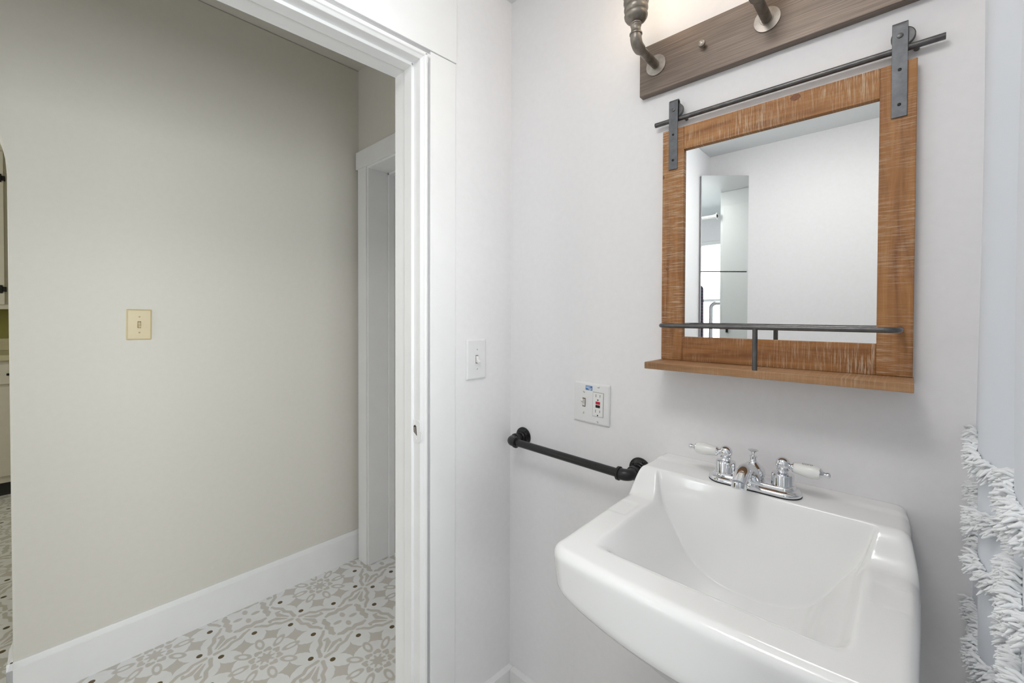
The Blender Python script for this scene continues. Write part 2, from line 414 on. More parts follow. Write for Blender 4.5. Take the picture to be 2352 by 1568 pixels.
# door casing 1 (bath side) + jambs with rabbet and stop
cs = MB(rotA)
cs.box(0.0, 0.0045, -0.319, -0.232, 0, Z(HD)); cs.box(0.0, 0.0045, -1.30, -1.195, 0, Z(HD)); cs.box(0.0, 0.0075, -1.30, -0.230, Z(HD) + 0.0012, Z(HD + 0.255))
struct(cs, 'trim_1', M['trim_paint'], bevel=0.0012)
jb = MB(rotA)
yR, yS, yJ = -0.345, -0.353, -0.349
# right jamb: plan profile from the bath side to the hall side
jp = [(-0.137, -0.318), (-0.010, -0.318), (-0.010, -0.3270), (0.0025, -0.3270), (0.0045, -0.3285), (0.0045, -0.3340), (0.0030, -0.3365), (-0.001, -0.3385), (-0.008, yR), (-0.040, yR), (-0.040, yS), (-0.078, yS), (-0.078, yJ), (-0.137, yJ)]
def jamb(mb, prof, z0, z1): mb.prism(prof, z0, z1)
jamb(jb, [(x, y) for x, y in jp[::-1]], 0, Z(HD - 0.010))
jl = [(x, -1.516 - y) for x, y in jp]       # mirrored for the far jamb
jamb(jb, jl, 0, Z(HD - 0.010))
# head: same profile turned overhead
hp = [(x, -(y + 0.319)) for x, y in jp]     # x, drop below the head line
jb.extrude([(x, -d) for x, d in hp], (0, -1.198, Z(HD)), (1, 0, 0), (0, 0, 1), (0, 0.880, 0))
struct(jb, 'door_1', M['trim_paint'], bevel=0.0012)
hc = MB(rotA)
hc.box(-0.137, -0.119, -0.345, -0.255, 0, Z(HD)); hc.box(-0.137, -0.119, -1.26, -1.171, 0, Z(HD)); hc.box(-0.14, -0.119, -1.28, -0.24, Z(HD), Z(HD + 0.14))
struct(hc, 'trim_2', M['trim_paint'], bevel=0.002)
# far doorway casing, jamb, door leaf
c2 = MB().box(-1.150, ex0 - .006, EY - 0.02, EY, 0, Z(0.757)).box(ex1 + .006, ex1 + 0.09, EY - 0.02, EY, 0, Z(0.757)).box(-1.165, ex1 + 0.10, EY - 0.024, EY, Z(0.757), Z(0.846))
struct(c2, 'trim_3', M['trim_paint'], bevel=0.002)
j2 = MB().box(ex0 - 0.012, ex0 + 0.004, EY - 0.012, EY + 0.122, 0, ez).box(ex1 - .004, ex1 + .012, EY - 0.012, EY + 0.122, 0, ez).box(ex0 - .012, ex1 + .012, EY - .012, EY + .122, ez - 0.004, ez + .01)
j2.box(ex0 + 0.004, ex0 + 0.016, EY + 0.10, EY + 0.135, 0, ez - .004).box(ex0 + 0.004, ex1 - .004, EY + 0.10, EY + 0.135, ez - 0.016, ez - 0.004)
struct(j2, 'door_2', M['trim_paint'], bevel=0.002)
dl = MB().box(ex0 + 0.006, ex1 - 0.006, EY + 0.137, EY + 0.172, 0.008, ez - 0.006)
for z0, z1 in ((0.15, 0.85), (1.0, 1.9)):
    dl.box(ex0 + .10, ex1 - .10, EY + .131, EY + .138, z0, z0 + .02); dl.box(ex0 + .10, ex1 - .10, EY + .131, EY + .138, z1 - .02, z1)
    dl.box(ex0 + .10, ex0 + .12, EY + .131, EY + .138, z0, z1); dl.box(ex1 - .12, ex1 - .10, EY + .131, EY + .138, z0, z1)
dv = thing('panel_door', (ex0 + .4, EY + .15, 0), 'white panelled door standing shut at the end of the hall', 'door')
dl.build('door_leaf', M['trim_paint'], dv, bevel=0.002)
dk = MB().lathe([(0.026, 0), (0.026, .006), (.01, .010), (.01, .035), (.024, .045), (.028, .058), (.02, .07), (0, .074)], (ex1 - .07, EY + .137, 0.92), (0, -1, 0))
dk.build('door_knob', M['chrome'], dv, smooth=True)
# baseboards
def board(mb, a, b, n, h, t, cap=0.006):
    """a,b: plan ends on the wall face; n: outward normal"""
    a, b, n = Vector((*a, 0)), Vector((*b, 0)), Vector((*n, 0))
    prof = [(0, 0), (t, 0), (t, h - 0.02), (t - cap * .4, h - 0.018), (t - cap, h - .006), (t - cap - 0.002, h), (0, h)]
    return mb.extrude(prof, a, n, (0, 0, 1), b - a)
bb = MB(); bb.box(0.020, 1.08, -0.020, 0, 0, 0.127); struct(bb, 'baseboard_mirror', M['trim_paint'])
bb = MB(rotA); bb.box(0.0, 0.020, -0.2315, -0.0005, 0, 0.127); struct(bb, 'baseboard_left', M['trim_paint'])
bb = MB(); board(bb, (0.13, -1.905), (1.04, -1.905), (0, 1), 0.126, 0.018); struct(bb, 'baseboard_back', M['trim_paint'])
bb = MB(); board(bb, (HX, -1.150), (HX, EY - .0), (1, 0), 0.150, 0.014)
board(bb, (HX + .014, ay), (HX - .134, ay), (0, -1), 0.150, 0.014)
struct(bb, 'baseboard_hall', M['trim_paint'])

# kitchen shell
KX = -4.30
struct(MB().box(KX - .1, KX, -3.1, 0.0, 0, CH), 'wall_kitchen_back', M['kitchen_paint'])
struct(MB().box(KX, -1.30, 0.0, 0.1, 0, CH), 'wall_kitchen_side', M['kitchen_paint'])
kw = MB().box(KX, -3.3, -3.1, -3.0, 0, CH).box(-1.9, -1.2, -3.1, -3.0, 0, CH).box(-3.3, -1.9, -3.1, -3.0, 0, 1.05).box(-3.3, -1.9, -3.1, -3.0, 2.2, CH)
struct(kw, 'wall_kitchen_window', M['kitchen_paint'])
struct(MB().box(-1.31, -1.21, -3.1, -2.45, 0, CH), 'wall_kitchen_near', M['kitchen_paint'])

# ================================================================== THINGS
X = (1, 0, 0); Y = (0, 1, 0); ZZ = (0, 0, 1)
def rrect(cx, cy, w_, h_, r, n=6):
    pts = []
    for sx, sy, a0 in ((1, 1, 0), (-1, 1, 90), (-1, -1, 180), (1, -1, 270)):
        for k in range(n + 1):
            a = math.radians(a0 + 90 * k / n); pts.append((cx + sx * (w_ / 2 - r) + r * math.cos(a), cy + sy * (h_ / 2 - r) + r * math.sin(a)))
    return pts
# generic plate: (o = centre on wall, ux = right, n = out of wall)
class Frame:
    def __init__(s, o, ux, n, roll=0.0):
        s.o, s.ux, s.n = Vector(o), Vector(ux), Vector(n); s.uz = Vector((0, 0, 1))
        if roll:
            c, q = math.cos(roll), math.sin(roll); s.ux, s.uz = s.ux * c + s.uz * q, s.uz * c - s.ux * q
    def p(s, a, b, d=0): return s.o + s.ux * a + s.uz * b + s.n * d
    def box(s, mb, a0, a1, b0, b1, d0, d1): 
        mb.obox(s.p((a0 + a1) / 2, (b0 + b1) / 2, (d0 + d1) / 2), s.ux, s.uz, s.n, (a1 - a0) / 2, (b1 - b0) / 2, (d1 - d0) / 2)
    def plate(s, mb, w_, h_, t=0.0062, ch=0.005):
        rings = []
        for (ww, hh, d, r) in ((w_, h_, 0.0, .003), (w_, h_, t * .45, .003), (w_ - ch, h_ - ch, t * .85, .003), (w_ - 2 * ch, h_ - 2 * ch, t, .003)):
            rings.append([s.p(a, b, d) for a, b in rrect(0, 0, ww, hh, r, 3)])
        vs = [q for r_ in rings for q in r_]; n = len(rings[0]); fs = []
        for k in range(3):
            for i in range(n): fs.append((k * n + i, k * n + (i + 1) % n, (k + 1) * n + (i + 1) % n, (k + 1) * n + i))
        fs.append(tuple(range(n - 1, -1, -1))); fs.append(tuple(3 * n + i for i in range(n)))
        mb.add(vs, fs)
def toggle_parts(fr, a, par, mat, dark, up, sz=1.0):
    s = MB(); t = 0.0062
    s.add([fr.p(a - .0052, -.0125, t + .0001), fr.p(a + .0052, -.0125, t + .0001), fr.p(a + .0052, .0125, t + .0001), fr.p(a - .0052, .0125, t + .0001),
           fr.p(a - .0052, -.0125, t - .002), fr.p(a + .0052, -.0125, t - .002), fr.p(a + .0052, .0125, t - .002), fr.p(a - .0052, .0125, t - .002)],
          [(0, 1, 2, 3), (4, 7, 6, 5), (0, 4, 5, 1), (1, 5, 6, 2), (2, 6, 7, 3), (3, 7, 4, 0)])
    s.build('slot', dark, par)
    m = MB(); sg = 1 if up else -1
    pr = [(-.0105, t), (.0105, t), (.0105 * .9, t + .0015), (sg * .0105, t + .012), (sg * .0045, t + .0125), (-sg * .0035, t + .003), (-.0105, t + .0012)]
    if up: pr = [(-.0105, t), (.0098, t), (.0112, t + .0125), (.0062, t + .0135), (-.001, t + .0045), (-.0098, t + .0012)]
    else: pr = [(.0105, t), (-.0098, t), (-.0112, t + .0125), (-.0062, t + .0135), (.001, t + .0045), (.0098, t + .0012)]
    n = len(pr)
    vs = [fr.p(a - .0040, b, d) for b, d in pr] + [fr.p(a + .0040, b, d) for b, d in pr]
    m.add(vs, [tuple(range(n)), tuple(range(2 * n - 1, n - 1, -1))] + [(i, n + i, n + (i + 1) % n, (i + 1) % n) for i in range(n)])
    m.build('toggle', mat, par, bevel=0.0012)
def screw(fr, a, b, par, mat, rot=0.6):
    m = MB().lathe([(0.0034, 0), (0.0034, .0008), (.0024, .0014), (0, .0015)], fr.p(a, b, .006), fr.n, 16); o = m.build('screw', mat, par, smooth=True)
    c, s = math.cos(rot), math.sin(rot)
    q = MB().obox(fr.p(a, b, .0076), fr.ux * c + fr.uz * s, fr.uz * c - fr.ux * s, fr.n, .0028, .0004, .0004)
    q.build('screw_slot', M['grey_ink'], o)

# light switch on the door wall (bath side)
o3 = Vector(rotA((0.0, -0.151, Z(-0.137)))); nA = Vector(rotA((1, 0, 0))); uA = Vector(rotA((0, 1, 0)))
t_ = thing('light_switch', o3, 'white toggle light switch on the wall between the door casing and the corner', 'light switch')
fr = Frame(o3, uA, nA); m = MB(); fr.plate(m, 0.0765, 0.124); m.build('switch_plate', M['plate_white'], t_, bevel=0.0008)
toggle_parts(fr, 0, t_, M['plastic_white'], M['brown_slot'], False); screw(fr, 0, .030, t_, M['plate_white'], -.9); screw(fr, 0, -.030, t_, M['plate_white'], .5)
# ivory switch in the hall
o3 = Vector((HX, -0.814, Z(-0.042)))
t_ = thing('light_switch', o3, 'ivory toggle light switch alone on the bare hall wall', 'light switch')
fr = Frame(o3, (0, 1, 0), (1, 0, 0), -0.012); m = MB(); fr.plate(m, 0.074, 0.116); m.build('switch_plate', M['plate_ivory'], t_, bevel=0.0008)
toggle_parts(fr, 0, t_, M['plate_ivory'], M['brown_slot'], False); screw(fr, 0, .030, t_, M['plate_ivory'], .8); screw(fr, 0, -.030, t_, M['plate_ivory'], .7)
# two-gang switch and GFCI outlet
o3 = Vector((0.3170, 0, Z(-0.2495)))
t_ = thing('outlet_switch_plate', o3, 'white double wall plate with a toggle and an outlet with red and black buttons', 'power outlet')
fr = Frame(o3, (1, 0, 0), (0, -1, 0), -0.02); m = MB(); fr.plate(m, 0.117, 0.115); m.build('wall_plate', M['plate_white'], t_, bevel=0.0008)
toggle_parts(fr, -.0232, t_, M['toggle_cream'], M['brown_slot'], True); screw(fr, -.0232, .030, t_, M['plate_white'], -.4); screw(fr, -.0232, -.030, t_, M['plate_white'], 1.2)
screw(fr, .0232, -.0485, t_, M['plate_white'], -.8); screw(fr, .0232, .0485, t_, M['plate_white'], .3)
g = MB(); fr.box(g, .0062, .0402, -.034, .034, .002, .0068); gsk = g.build('outlet_gap', M['grey_ink'], t_)
g = MB(); fr.box(g, .0069, .0395, -.0333, .0333, .002, .0078); out = g.build('outlet_body', M['plastic_white'], t_, bevel=0.0006)
for nm, b0, b1, mt in (('reset_button', .0010, .0085, 'red_button'), ('test_button', -.0085, -.0010, 'black_button')):
    g = MB(); fr.box(g, .0162, .0302, b0, b1, .0076, .0086); g.build(nm, M[mt], out, bevel=0.0004)
for sgn in (1, -1):
    zc = .0215 * sgn
    for aa, hh in ((.0165, .0040), (.0295, .0034)):
        g = MB(); fr.box(g, aa - .0007, aa + .0007, zc + .003 - hh, zc + .003 + hh, .0076, .00795); g.build('socket_slot', M['slot_dark'], out)
    g = MB().lathe([(.0021, 0), (.0021, .0004)], fr.p(.0232, zc - .0085, .0076), fr.n, 14); g.build('ground_hole', M['slot_dark'], out)
g = MB(); fr.box(g, .0345, .0353, -.0305, -.0297, .0076, .0080); g.build('indicator_dot', M['grey_ink'], out)
g = MB(); fr.box(g, -.0185, .0035, .0365, .0490, .0061, .0065); st = g.build('sticker', M['blue_sticker'], t_)
for b, a0, a1 in ((.0462, -.0175, -.0020), (.0441, -.0170, -.0060), (.0423, -.0165, .0015), (.0400, -.0100, .0020), (.0384, -.0070, -.0010)):
    g = MB(); fr.box(g, a0, a1, b - .0007, b + .0007, .0063, .0067); g.build('sticker_line', M['sticker_ink'], st)

# door strike plate on the jamb
sp = thing('strike_plate', rotA((-.02, -.344, Z(-.335))), 'paint-covered strike plate with open latch hole on the door jamb', 'strike plate')
def jm(a, b, d=0): return Vector(rotA((-0.024 + a, yR - d, Z(-.328) + b)))
pts = rrect(0, 0, .040, .062, .010, 5)
m = MB(); n = len(pts); m.add([jm(a, b, 0) for a, b in pts] + [jm(a, b, .0022) for a, b in pts], [tuple(range(n)), tuple(range(2 * n - 1, n - 1, -1))] + [(i, (i + 1) % n, n + (i + 1) % n, n + i) for i in range(n)])
m.build('plate', M['trim_paint'], sp, bevel=0.0006)
m = MB(); q = [(.004, -.012), (-.012, -.004), (-.013, .013), (-.006, .017), (.000, .014), (.002, .0)]; n = len(q)
m.add([jm(a, b, .0021) for a, b in q] + [jm(a, b, .0026) for a, b in q], [tuple(range(n)), tuple(range(2 * n - 1, n - 1, -1))] + [(i, (i + 1) % n, n + (i + 1) % n, n + i) for i in range(n)])
m.build('latch_hole', M['slot_dark'], sp)
m = MB(); q = [(.002, -.009), (-.009, -.003), (-.009, .010), (-.003, .012)]; n = 4
m.add([jm(a, b, .0026) for a, b in q] + [jm(a, b, .0030) for a, b in q], [tuple(range(n)), tuple(range(2 * n - 1, n - 1, -1))] + [(i, (i + 1) % n, n + (i + 1) % n, n + i) for i in range(n)])
m.build('latch_lip', M['flange_metal'], sp)
m = MB().lathe([(.0035, 0), (.0035, .001), (0, .0014)], jm(-.002, -.021, .002), Vector(rotA((0, -1, 0))), 14); m.build('screw', M['trim_paint'], sp, smooth=True)
# curled lip of the plate over the jamb edge
m = MB()
q = [(.012, -.031), (.020, -.027), (.0255, -.019), (.0268, -.008), (.0255, .004), (.012, .004)]; n = len(q)
m.add([jm(a, b, .0) for a, b in q] + [jm(a, b, .0028) for a, b in q], [tuple(range(n)), tuple(range(2 * n - 1, n - 1, -1))] + [(i, (i + 1) % n, n + (i + 1) % n, n + i) for i in range(n)])
m.build('curled_lip', M['trim_paint'], sp, bevel=0.0008)

# ------------------------------------------------------------------ towel bar
tb = thing('towel_bar', (0.26, 0, Z(-0.397)), 'black iron pipe towel bar below the double wall plate', 'towel bar')
ty = -0.066
ends = ((0.060, -0.3945, 1), (0.4640, -0.4005, -1))
for xx, zz, sg in ends:
    zz = Z(zz)
    fl_ = MB().lathe([(0, 0), (.0295, 0), (.0300, .0015), (.0295, .0042), (.0190, .0055), (.0165, .0075), (.0160, .0160), (.0145, .0175), (0, .0176)], (xx, 0, zz), (0, -1, 0), 40)
    fo = fl_.build('wall_flange', M['black_iron'], tb, smooth=True)
    for k in range(4):
        a = PI / 4 + k * PI / 2 + .3
        MB().lathe([(.0042, 0), (.0042, .0012), (.003, .0024), (0, .0028)], (xx + .0225 * math.cos(a), -.0048, zz + .0225 * math.sin(a)), (0, -1, 0), 14).build('screw', M['black_iron'], fo, smooth=True)
    MB().cyl((xx, -.016, zz), (xx, ty + .020, zz), .0105).build('nipple', M['black_iron'], tb, smooth=True)
    c = Vector((xx + sg * .016, ty + .016, zz))
    path = [Vector((xx, ty + .026, zz))] + arc(c, (-sg, 0, 0), (0, -1, 0), .016, 0, PI / 2, 10) + [Vector((xx + sg * .026, ty, zz))]
    e = MB().tube(path, .0145, 24)
    e.lathe([(.0145, 0), (.0172, .001), (.0172, .007), (.0145, .008)], (xx, ty + .030, zz), (0, -1, 0), 28)
    e.lathe([(.0145, 0), (.0172, .001), (.0172, .007), (.0145, .008)], (xx + sg * .022, ty, zz), (sg, 0, 0), 28)
    e.build('elbow', M['black_iron'], tb, smooth=True)
MB().cyl((ends[0][0] + .024, ty, Z(ends[0][1])), (ends[1][0] - .024, ty, Z(ends[1][1])), .0110).build('bar', M['black_iron'], tb, smooth=True)

# ------------------------------------------------------------------ vanity light
vl = thing('vanity_light', (0.748, 0, Z(0.614)), 'brushed bronze pipe-style vanity light bar above the mirror', 'wall light')
pl = MB().box(0.464, 1.032, -0.020, 0.0, Z(0.553), Z(0.674)).build('back_plate', M['brushed'], vl, bevel=0.0015)
for xx in (0.6205, 0.8755):
    MB().lathe([(.0028, 0), (.0028, .004), (.0058, .006), (.0078, .011), (.0070, .0155), (.0035, .018), (0, .0185)], (xx, -.020, Z(0.6165)), (0, -1, 0), 22).build('cap_nut', M['flange_metal'], vl, smooth=True)
for k, xx in enumerate((0.5075, 0.748, 0.9885)):
    zz = Z(0.617); yo = -0.128
    f = MB().lathe([(0, 0), (.0245, 0), (.0250, .001), (.0245, .0028), (.0125, .0036), (.0120, .0046), (0, .0046)], (xx, -.020, zz), (0, -1, 0), 40).build('flange', M['flange_metal'], vl, smooth=True)
    a = MB().cyl((xx, -.023, zz), (xx, yo + .022, zz), .0098)
    path = [Vector((xx, yo + .030, zz)), Vector((xx, yo + .022, zz))] + arc((xx, yo + .018, zz + .018), (0, 0, -1), (0, -1, 0), .018, 0, PI / 2, 10) + [Vector((xx, yo, zz + .024))]
    a.tube(path, [.0098, .0125] + [.0128] * 11 + [.0125], 24)
    a.lathe([(.0128, 0), (.0142, .0008), (.0142, .0035), (.0128, .0045), (.0118, .006), (.0108, .010), (.0108, .019), (.0122, .0205), (.0122, .0225), (.0112, .0235), (.0122, .0245), (.0122, .0265), (.0105, .0275)], (xx, yo, zz + .022), (0, 0, 1), 32)
    a.build('pipe_arm', M['bronze_pipe'], vl, smooth=True, sharp=50)
    z1 = zz + .0485
    prof = [(.010, 0), (.0155, .003), (.0215, .007), (.0250, .0125), (.0262, .0175), (.0250, .0215), (.0238, .0235), (.0252, .026), (.0268, .031), (.0262, .0365), (.0248, .0385), (.0262, .041), (.0280, .047), (.0275, .053), (.0262, .055), (.0275, .058), (.0295, .064), (.0295, .072), (.0275, .074), (.0265, .072), (.0150, .066), (0, .066)]
    MB().lathe(prof, (xx, yo, z1), (0, 0, 1), 40).build('socket_cup', M['bronze_pipe'], vl, smooth=True, sharp=60)
    bp = [(.0125, .060), (.0130, .075), (.0165, .088), (.0245, .103), (.0300, .120), (.0300, .134), (.0250, .150), (.0140, .161), (0, .165)]
    MB().lathe(bp, (xx, yo, z1), (0, 0, 1), 32).build('light_bulb', M['bulb'], vl, smooth=True)

# ------------------------------------------------------------------ mirror with shelf
mr = thing('mirror', (0.752, 0, Z(-0.12)), 'wood-framed mirror with barn-door rail and narrow shelf above the sink', 'mirror')
fx0, fx1, fz0, fz1 = 0.5275, 0.9775, -0.107, 0.4455
ix0, ix1, iz0, iz1 = 0.5790, 0.9285, -0.0505, 0.3915
fy0, fy1 = -0.024, -0.003
for a, b in ((fx0, ix0), (ix1, fx1)):
    MB().box(a, b, fy0, fy1, Z(fz0), Z(fz1)).build('frame_stile', M['wood_stile'], mr, bevel=0.0014)
for a, b in ((fz0, iz0), (iz1, fz1)):
    MB().box(ix0, ix1, fy0 + .0004, fy1, Z(a), Z(b)).build('frame_rail', M['wood_rail'], mr, bevel=0.0008)
MB().box(ix0 - .004, ix1 + .004, fy0 + .008, fy0 + .011, Z(iz0 - .004), Z(iz1 + .004)).build('mirror_glass', M['mirror'], mr)
MB().box(0.5262, 0.9785, -0.112, -0.003, Z(-0.1225), Z(-0.1073)).build('shelf', M['wood_shelf'], mr, bevel=0.001)
# knots
for (kx, kz, r1, r2) in ((0.5415, 0.112, .0042, .0036), (0.800, 0.4375, .0085, .0062), (0.5305, 0.335, .0022, .005)):
    q = [(kx + r1 * math.cos(2 * PI * i / 18) * (1 + .15 * math.sin(3 * i)), kz + r2 * math.sin(2 * PI * i / 18)) for i in range(18)]
    MB().extrude([(a, Z(b)) for a, b in q], (0, fy0 - .0002, 0), X, ZZ, (0, .0006, 0)).build('knot', M.setdefault('knot', plain('knot_wood', L(128, 82, 52), 0.6, var=0.25, scale=400)), mr)
# guard rail above the shelf
gr = Vector((0, 0, Z(-0.0232))); gx0, gx1, gy = 0.5560, 0.9600, -0.106
r_ = 0.020
path = [Vector((gx0, -0.0245, gr.z)), Vector((gx0, gy + r_, gr.z))] + arc((gx0 + r_, gy + r_, gr.z), (-1, 0, 0), (0, -1, 0), r_, 0, PI / 2, 8) + arc((gx1 - r_, gy + r_, gr.z), (0, -1, 0), (1, 0, 0), r_, 0, PI / 2, 8) + [Vector((gx1, -0.0245, gr.z))]
MB().tube(path, .0048, 18).build('guard_rail', M['steel_tube'], mr, smooth=True)
MB().cyl((0.7515, gy, Z(-0.1075)), (0.7515, gy, gr.z), .0046, 20).build('rail_post', M['steel_tube'], mr, smooth=True)
# sliding-door style track
ry = -0.0160; rz = 0.4705
MB().cyl((0.5050, ry, Z(rz)), (1.0115, ry, Z(rz)), .0056, 24).build('track_rod', M['steel_tube'], mr, smooth=True)
for xx in (0.5560, 0.9560):
    MB().cyl((xx + .020, ry, Z(rz)), (xx + .020, -.0, Z(rz)), .004, 14).build('standoff', M['steel_tube'], mr, smooth=True)
for xx in (0.5540, 0.9545):
    hw_ = .0106; sy0 = -0.0268; th = .0022; bot = 0.3490; rt = .0078; top = 0.5160
    # strap: flat leaf on the frame, folded over the roller at the top
    front = [(sy0, Z(bot)), (sy0, Z(top - rt))] + [(sy0 + rt - rt * math.cos(a), Z(top - rt) + rt * math.sin(a)) for a in [PI * i / 12 for i in range(1, 13)]] + [(sy0 + 2 * rt, Z(0.488))]
    pv = [Vector((a, b)) for a, b in front]; inn = []
    for i, p in enumerate(pv):
        d = (pv[min(i + 1, len(pv) - 1)] - pv[max(i - 1, 0)]).normalized(); inn.append(p + Vector((d.y, -d.x)) * th)
    pr = [(p.x, p.y) for p in pv] + [(p.x, p.y) for p in reversed(inn)]
    so = MB().extrude(pr, (xx - hw_, 0, 0), Y, ZZ, (2 * hw_, 0, 0)).build('hanger_strap', M['strap_steel'], mr, bevel=0.0005)
    MB().lathe([(0, 0), (.0150, 0), (.0165, .0012), (.0140, .0028), (.0140, .0052), (.0165, .0068), (.0150, .008), (0, .008)], (xx + .004, ry + .004, Z(rz + .0205)), (0, -1, 0), 34).build('roller', M['steel_tube'], so, smooth=True)
    MB().lathe([(.0044, 0), (.0042, .0012), (.0022, .0018), (0, .0018)], (xx, sy0 - .0001, Z(rz + .0200)), (0, -1, 0), 18).build('bolt', M['steel_tube'], so, smooth=True)
    for zb in (0.4315, 0.3708):
        q = MB().lathe([(.0027, 0), (.0027, .0006), (.0016, .0008), (.0012, .0002), (0, .0002)], (xx, sy0, Z(zb)), (0, -1, 0), 16).build('screw', M['black_metal'], so, smooth=True)

# ------------------------------------------------------------------ sink
def sm(a, b, x):
    t = max(0, min(1, (x - a) / (b - a))); return t * t * (3 - 2 * t)
def smax(a, b, k=0.012):
    h = max(0, min(1, .5 + .5 * (a - b) / k)); return b + (a - b) * h + k * h * (1 - h)
def smin(a, b, k=0.012): return -smax(-a, -b, k)
def lerp_tab(tab, x):
    if x <= tab[0][0]: return tab[0][1]
    for (a, b), (c, d) in zip(tab, tab[1:]):
        if x <= c: return b + (d - b) * (x - a) / (c - a)
    a, b = tab[-2]; c, d = tab[-1]; return d + (d - b) / (c - a) * (x - c)
SX = 0.749
ZD, ZR = -0.345, -0.399
side_tab = [(0, -.548), (.04, -.543), (.065, -.533), (.09, -.517), (.11, -.500), (.13, -.470), (.148, -.444), (.162, -.424), (.173, -.408), (.181, -.380), (.188, -.33), (.3, .20)]
front_tab = [(-.420, -.33), (-.400, -.388), (-.385, -.412), (-.370, -.440), (-.345, -.485), (-.315, -.525), (-.28, -.548), (-.24, -.558), (-.18, -.554), (-.10, -.545)]
def sink_top(x, y):
    dx = abs(x - SX)
    # deck to arm step, scooped
    t = sm(-.168, -.110, y)
    t = t ** 1.3
    top = ZR + (ZD - ZR) * t
    top += 0.0030 * sm(-.05, -.03, y)                      # slight lip against the wall
    # shallow soap recesses on the arms
    ex = abs(dx - .208); ey = abs(y + .232)
    if x > 0: top -= 0.0012 * (1 - sm(.017, .021, ex)) * (1 - sm(.030, .034, ey))
    side = sum(lerp_tab(side_tab, abs(dx + e_)) for e_ in (-.012, -.008, -.004, 0, .004, .008, .012)) / 7
    front = sum(lerp_tab(front_tab, y + e_) for e_ in (-.009, -.004, 0, .004, .009)) / 5
    bowl = smax(side, front, .060)
    back = -.345 + (y + .128) * 7.5 + 0.0                  # steep back face
    back = -.345 + (y + .126) * (-7.5) * -1
    # inside basin z is the larger of the bowl and the back face
    backf = -0.350 - (-.117 - y) * 6.0
    b2 = smax(bowl, backf, .020) if y < -.100 else 1
    return smin(top, b2, .022)
def half_w(y):                                             # outline half width at depth y
    w0 = 0.2370
    if y > -.150: w0 = 0.2370 - 0.008 * sm(-.150, -.100, y) - .004 * sm(-.06, 0, y)
    elif y < -.20: w0 = 0.2370 - 0.004 * sm(-.20, -.42, y)
    w0 += .002 * sm(-.12, -.16, y)
    return w0
YF = -0.456; RC = 0.030
rows = []
y = -0.0005
ys = [-0.0005, -.002, -.004, -.007, -.011, -.016]
while ys[-1] > -.098: ys.append(ys[-1] - .004)
while ys[-1] > -.172: ys.append(ys[-1] - .0012)
while ys[-1] > -.425: ys.append(ys[-1] - .0035)
for d in (.0275, .024, .0205, .017, .0138, .0108, .008, .0056, .0035, .0018, .0006, 0): 
    if YF + d < ys[-1]: ys.append(YF + d)
NXI = 150
ts = [0, .0012, .003, .0055, .0085, .012, .016, .021]     # distances from the side edge
RO = 0.016
def ro(d): return 0 if d >= RO else RO - math.sqrt(max(0, RO * RO - (RO - d) ** 2))
grid = []
for y in ys:
    hw_ = half_w(y)
    dF = y - YF
    if dF < RC: hw_ -= RC - math.sqrt(max(0, RC * RC - (RC - dF) ** 2))
    xsr = [-hw_ + t for t in ts]
    inner = [(-hw_ + ts[-1]) + (2 * hw_ - 2 * ts[-1]) * i / NXI for i in range(1, NXI)]
    xsr += inner + [hw_ - t for t in reversed(ts)]
    row = []
    for x in xsr:
        # distance to the outline
        d = min(half_w(y) - abs(x), dF)
        cx, cy = half_w(y) - RC, YF + RC
        if abs(x) > cx and y < cy: d = RC - math.hypot(abs(x) - cx, cy - y)
        d = max(0, d)
        bow = -0.014 * (1 - (abs(x) / .237) ** 2) if y < -.30 else 0
        yy = y + bow * sm(-.36, -.45, y)
        row.append((SX + x, yy, Z(sink_top(SX + x, y) - ro(d))))
    grid.append(row)
nr, nc = len(grid), len(grid[0])
sk = MB(); V_ = [p for r in grid for p in r]; F_ = []
for i in range(nr - 1):
    for j in range(nc - 1):
        F_.append((i * nc + j, i * nc + j + 1, (i + 1) * nc + j + 1, (i + 1) * nc + j))
# skirt rings down from the boundary (left side, front, right side)
loop = [i * nc for i in range(nr)] + [(nr - 1) * nc + j for j in range(1, nc - 1)] + [i * nc + nc - 1 for i in range(nr - 1, -1, -1)]
base = [V_[i] for i in loop]
prev = loop
for k in range(1, 13):
    f = k / 12; cur = []
    for (x, y, z) in base:
        fr_ = sm(-.30, -.44, y)
        zb = Z(-.480 - .0265 * fr_ * max(0, 1 - (abs(x - SX) / .215) ** 2) ** 1.0)
        zz = z + (zb - z) * min(1, f * 1.10 if f < .9 else 1)
        # side and front faces lean slightly inward, then tuck under
        sh = .006 * f + (0.014 * ((f - .72) / .28) ** 2 if f > .72 else 0)
        nx = (SX + .0 - x); ny = (-.2 - y)
        dx = math.copysign(sm(.17, .222, abs(nx)), nx)
        dy = sm(-.38, -.44, y)
        cur.append((x + dx * sh, y + dy * sh, zz))
    b0 = len(V_); V_ += cur; ids = list(range(b0, b0 + len(cur)))
    for q in range(len(loop) - 1): F_.append((prev[q], ids[q], ids[q + 1], prev[q + 1]))
    prev = ids
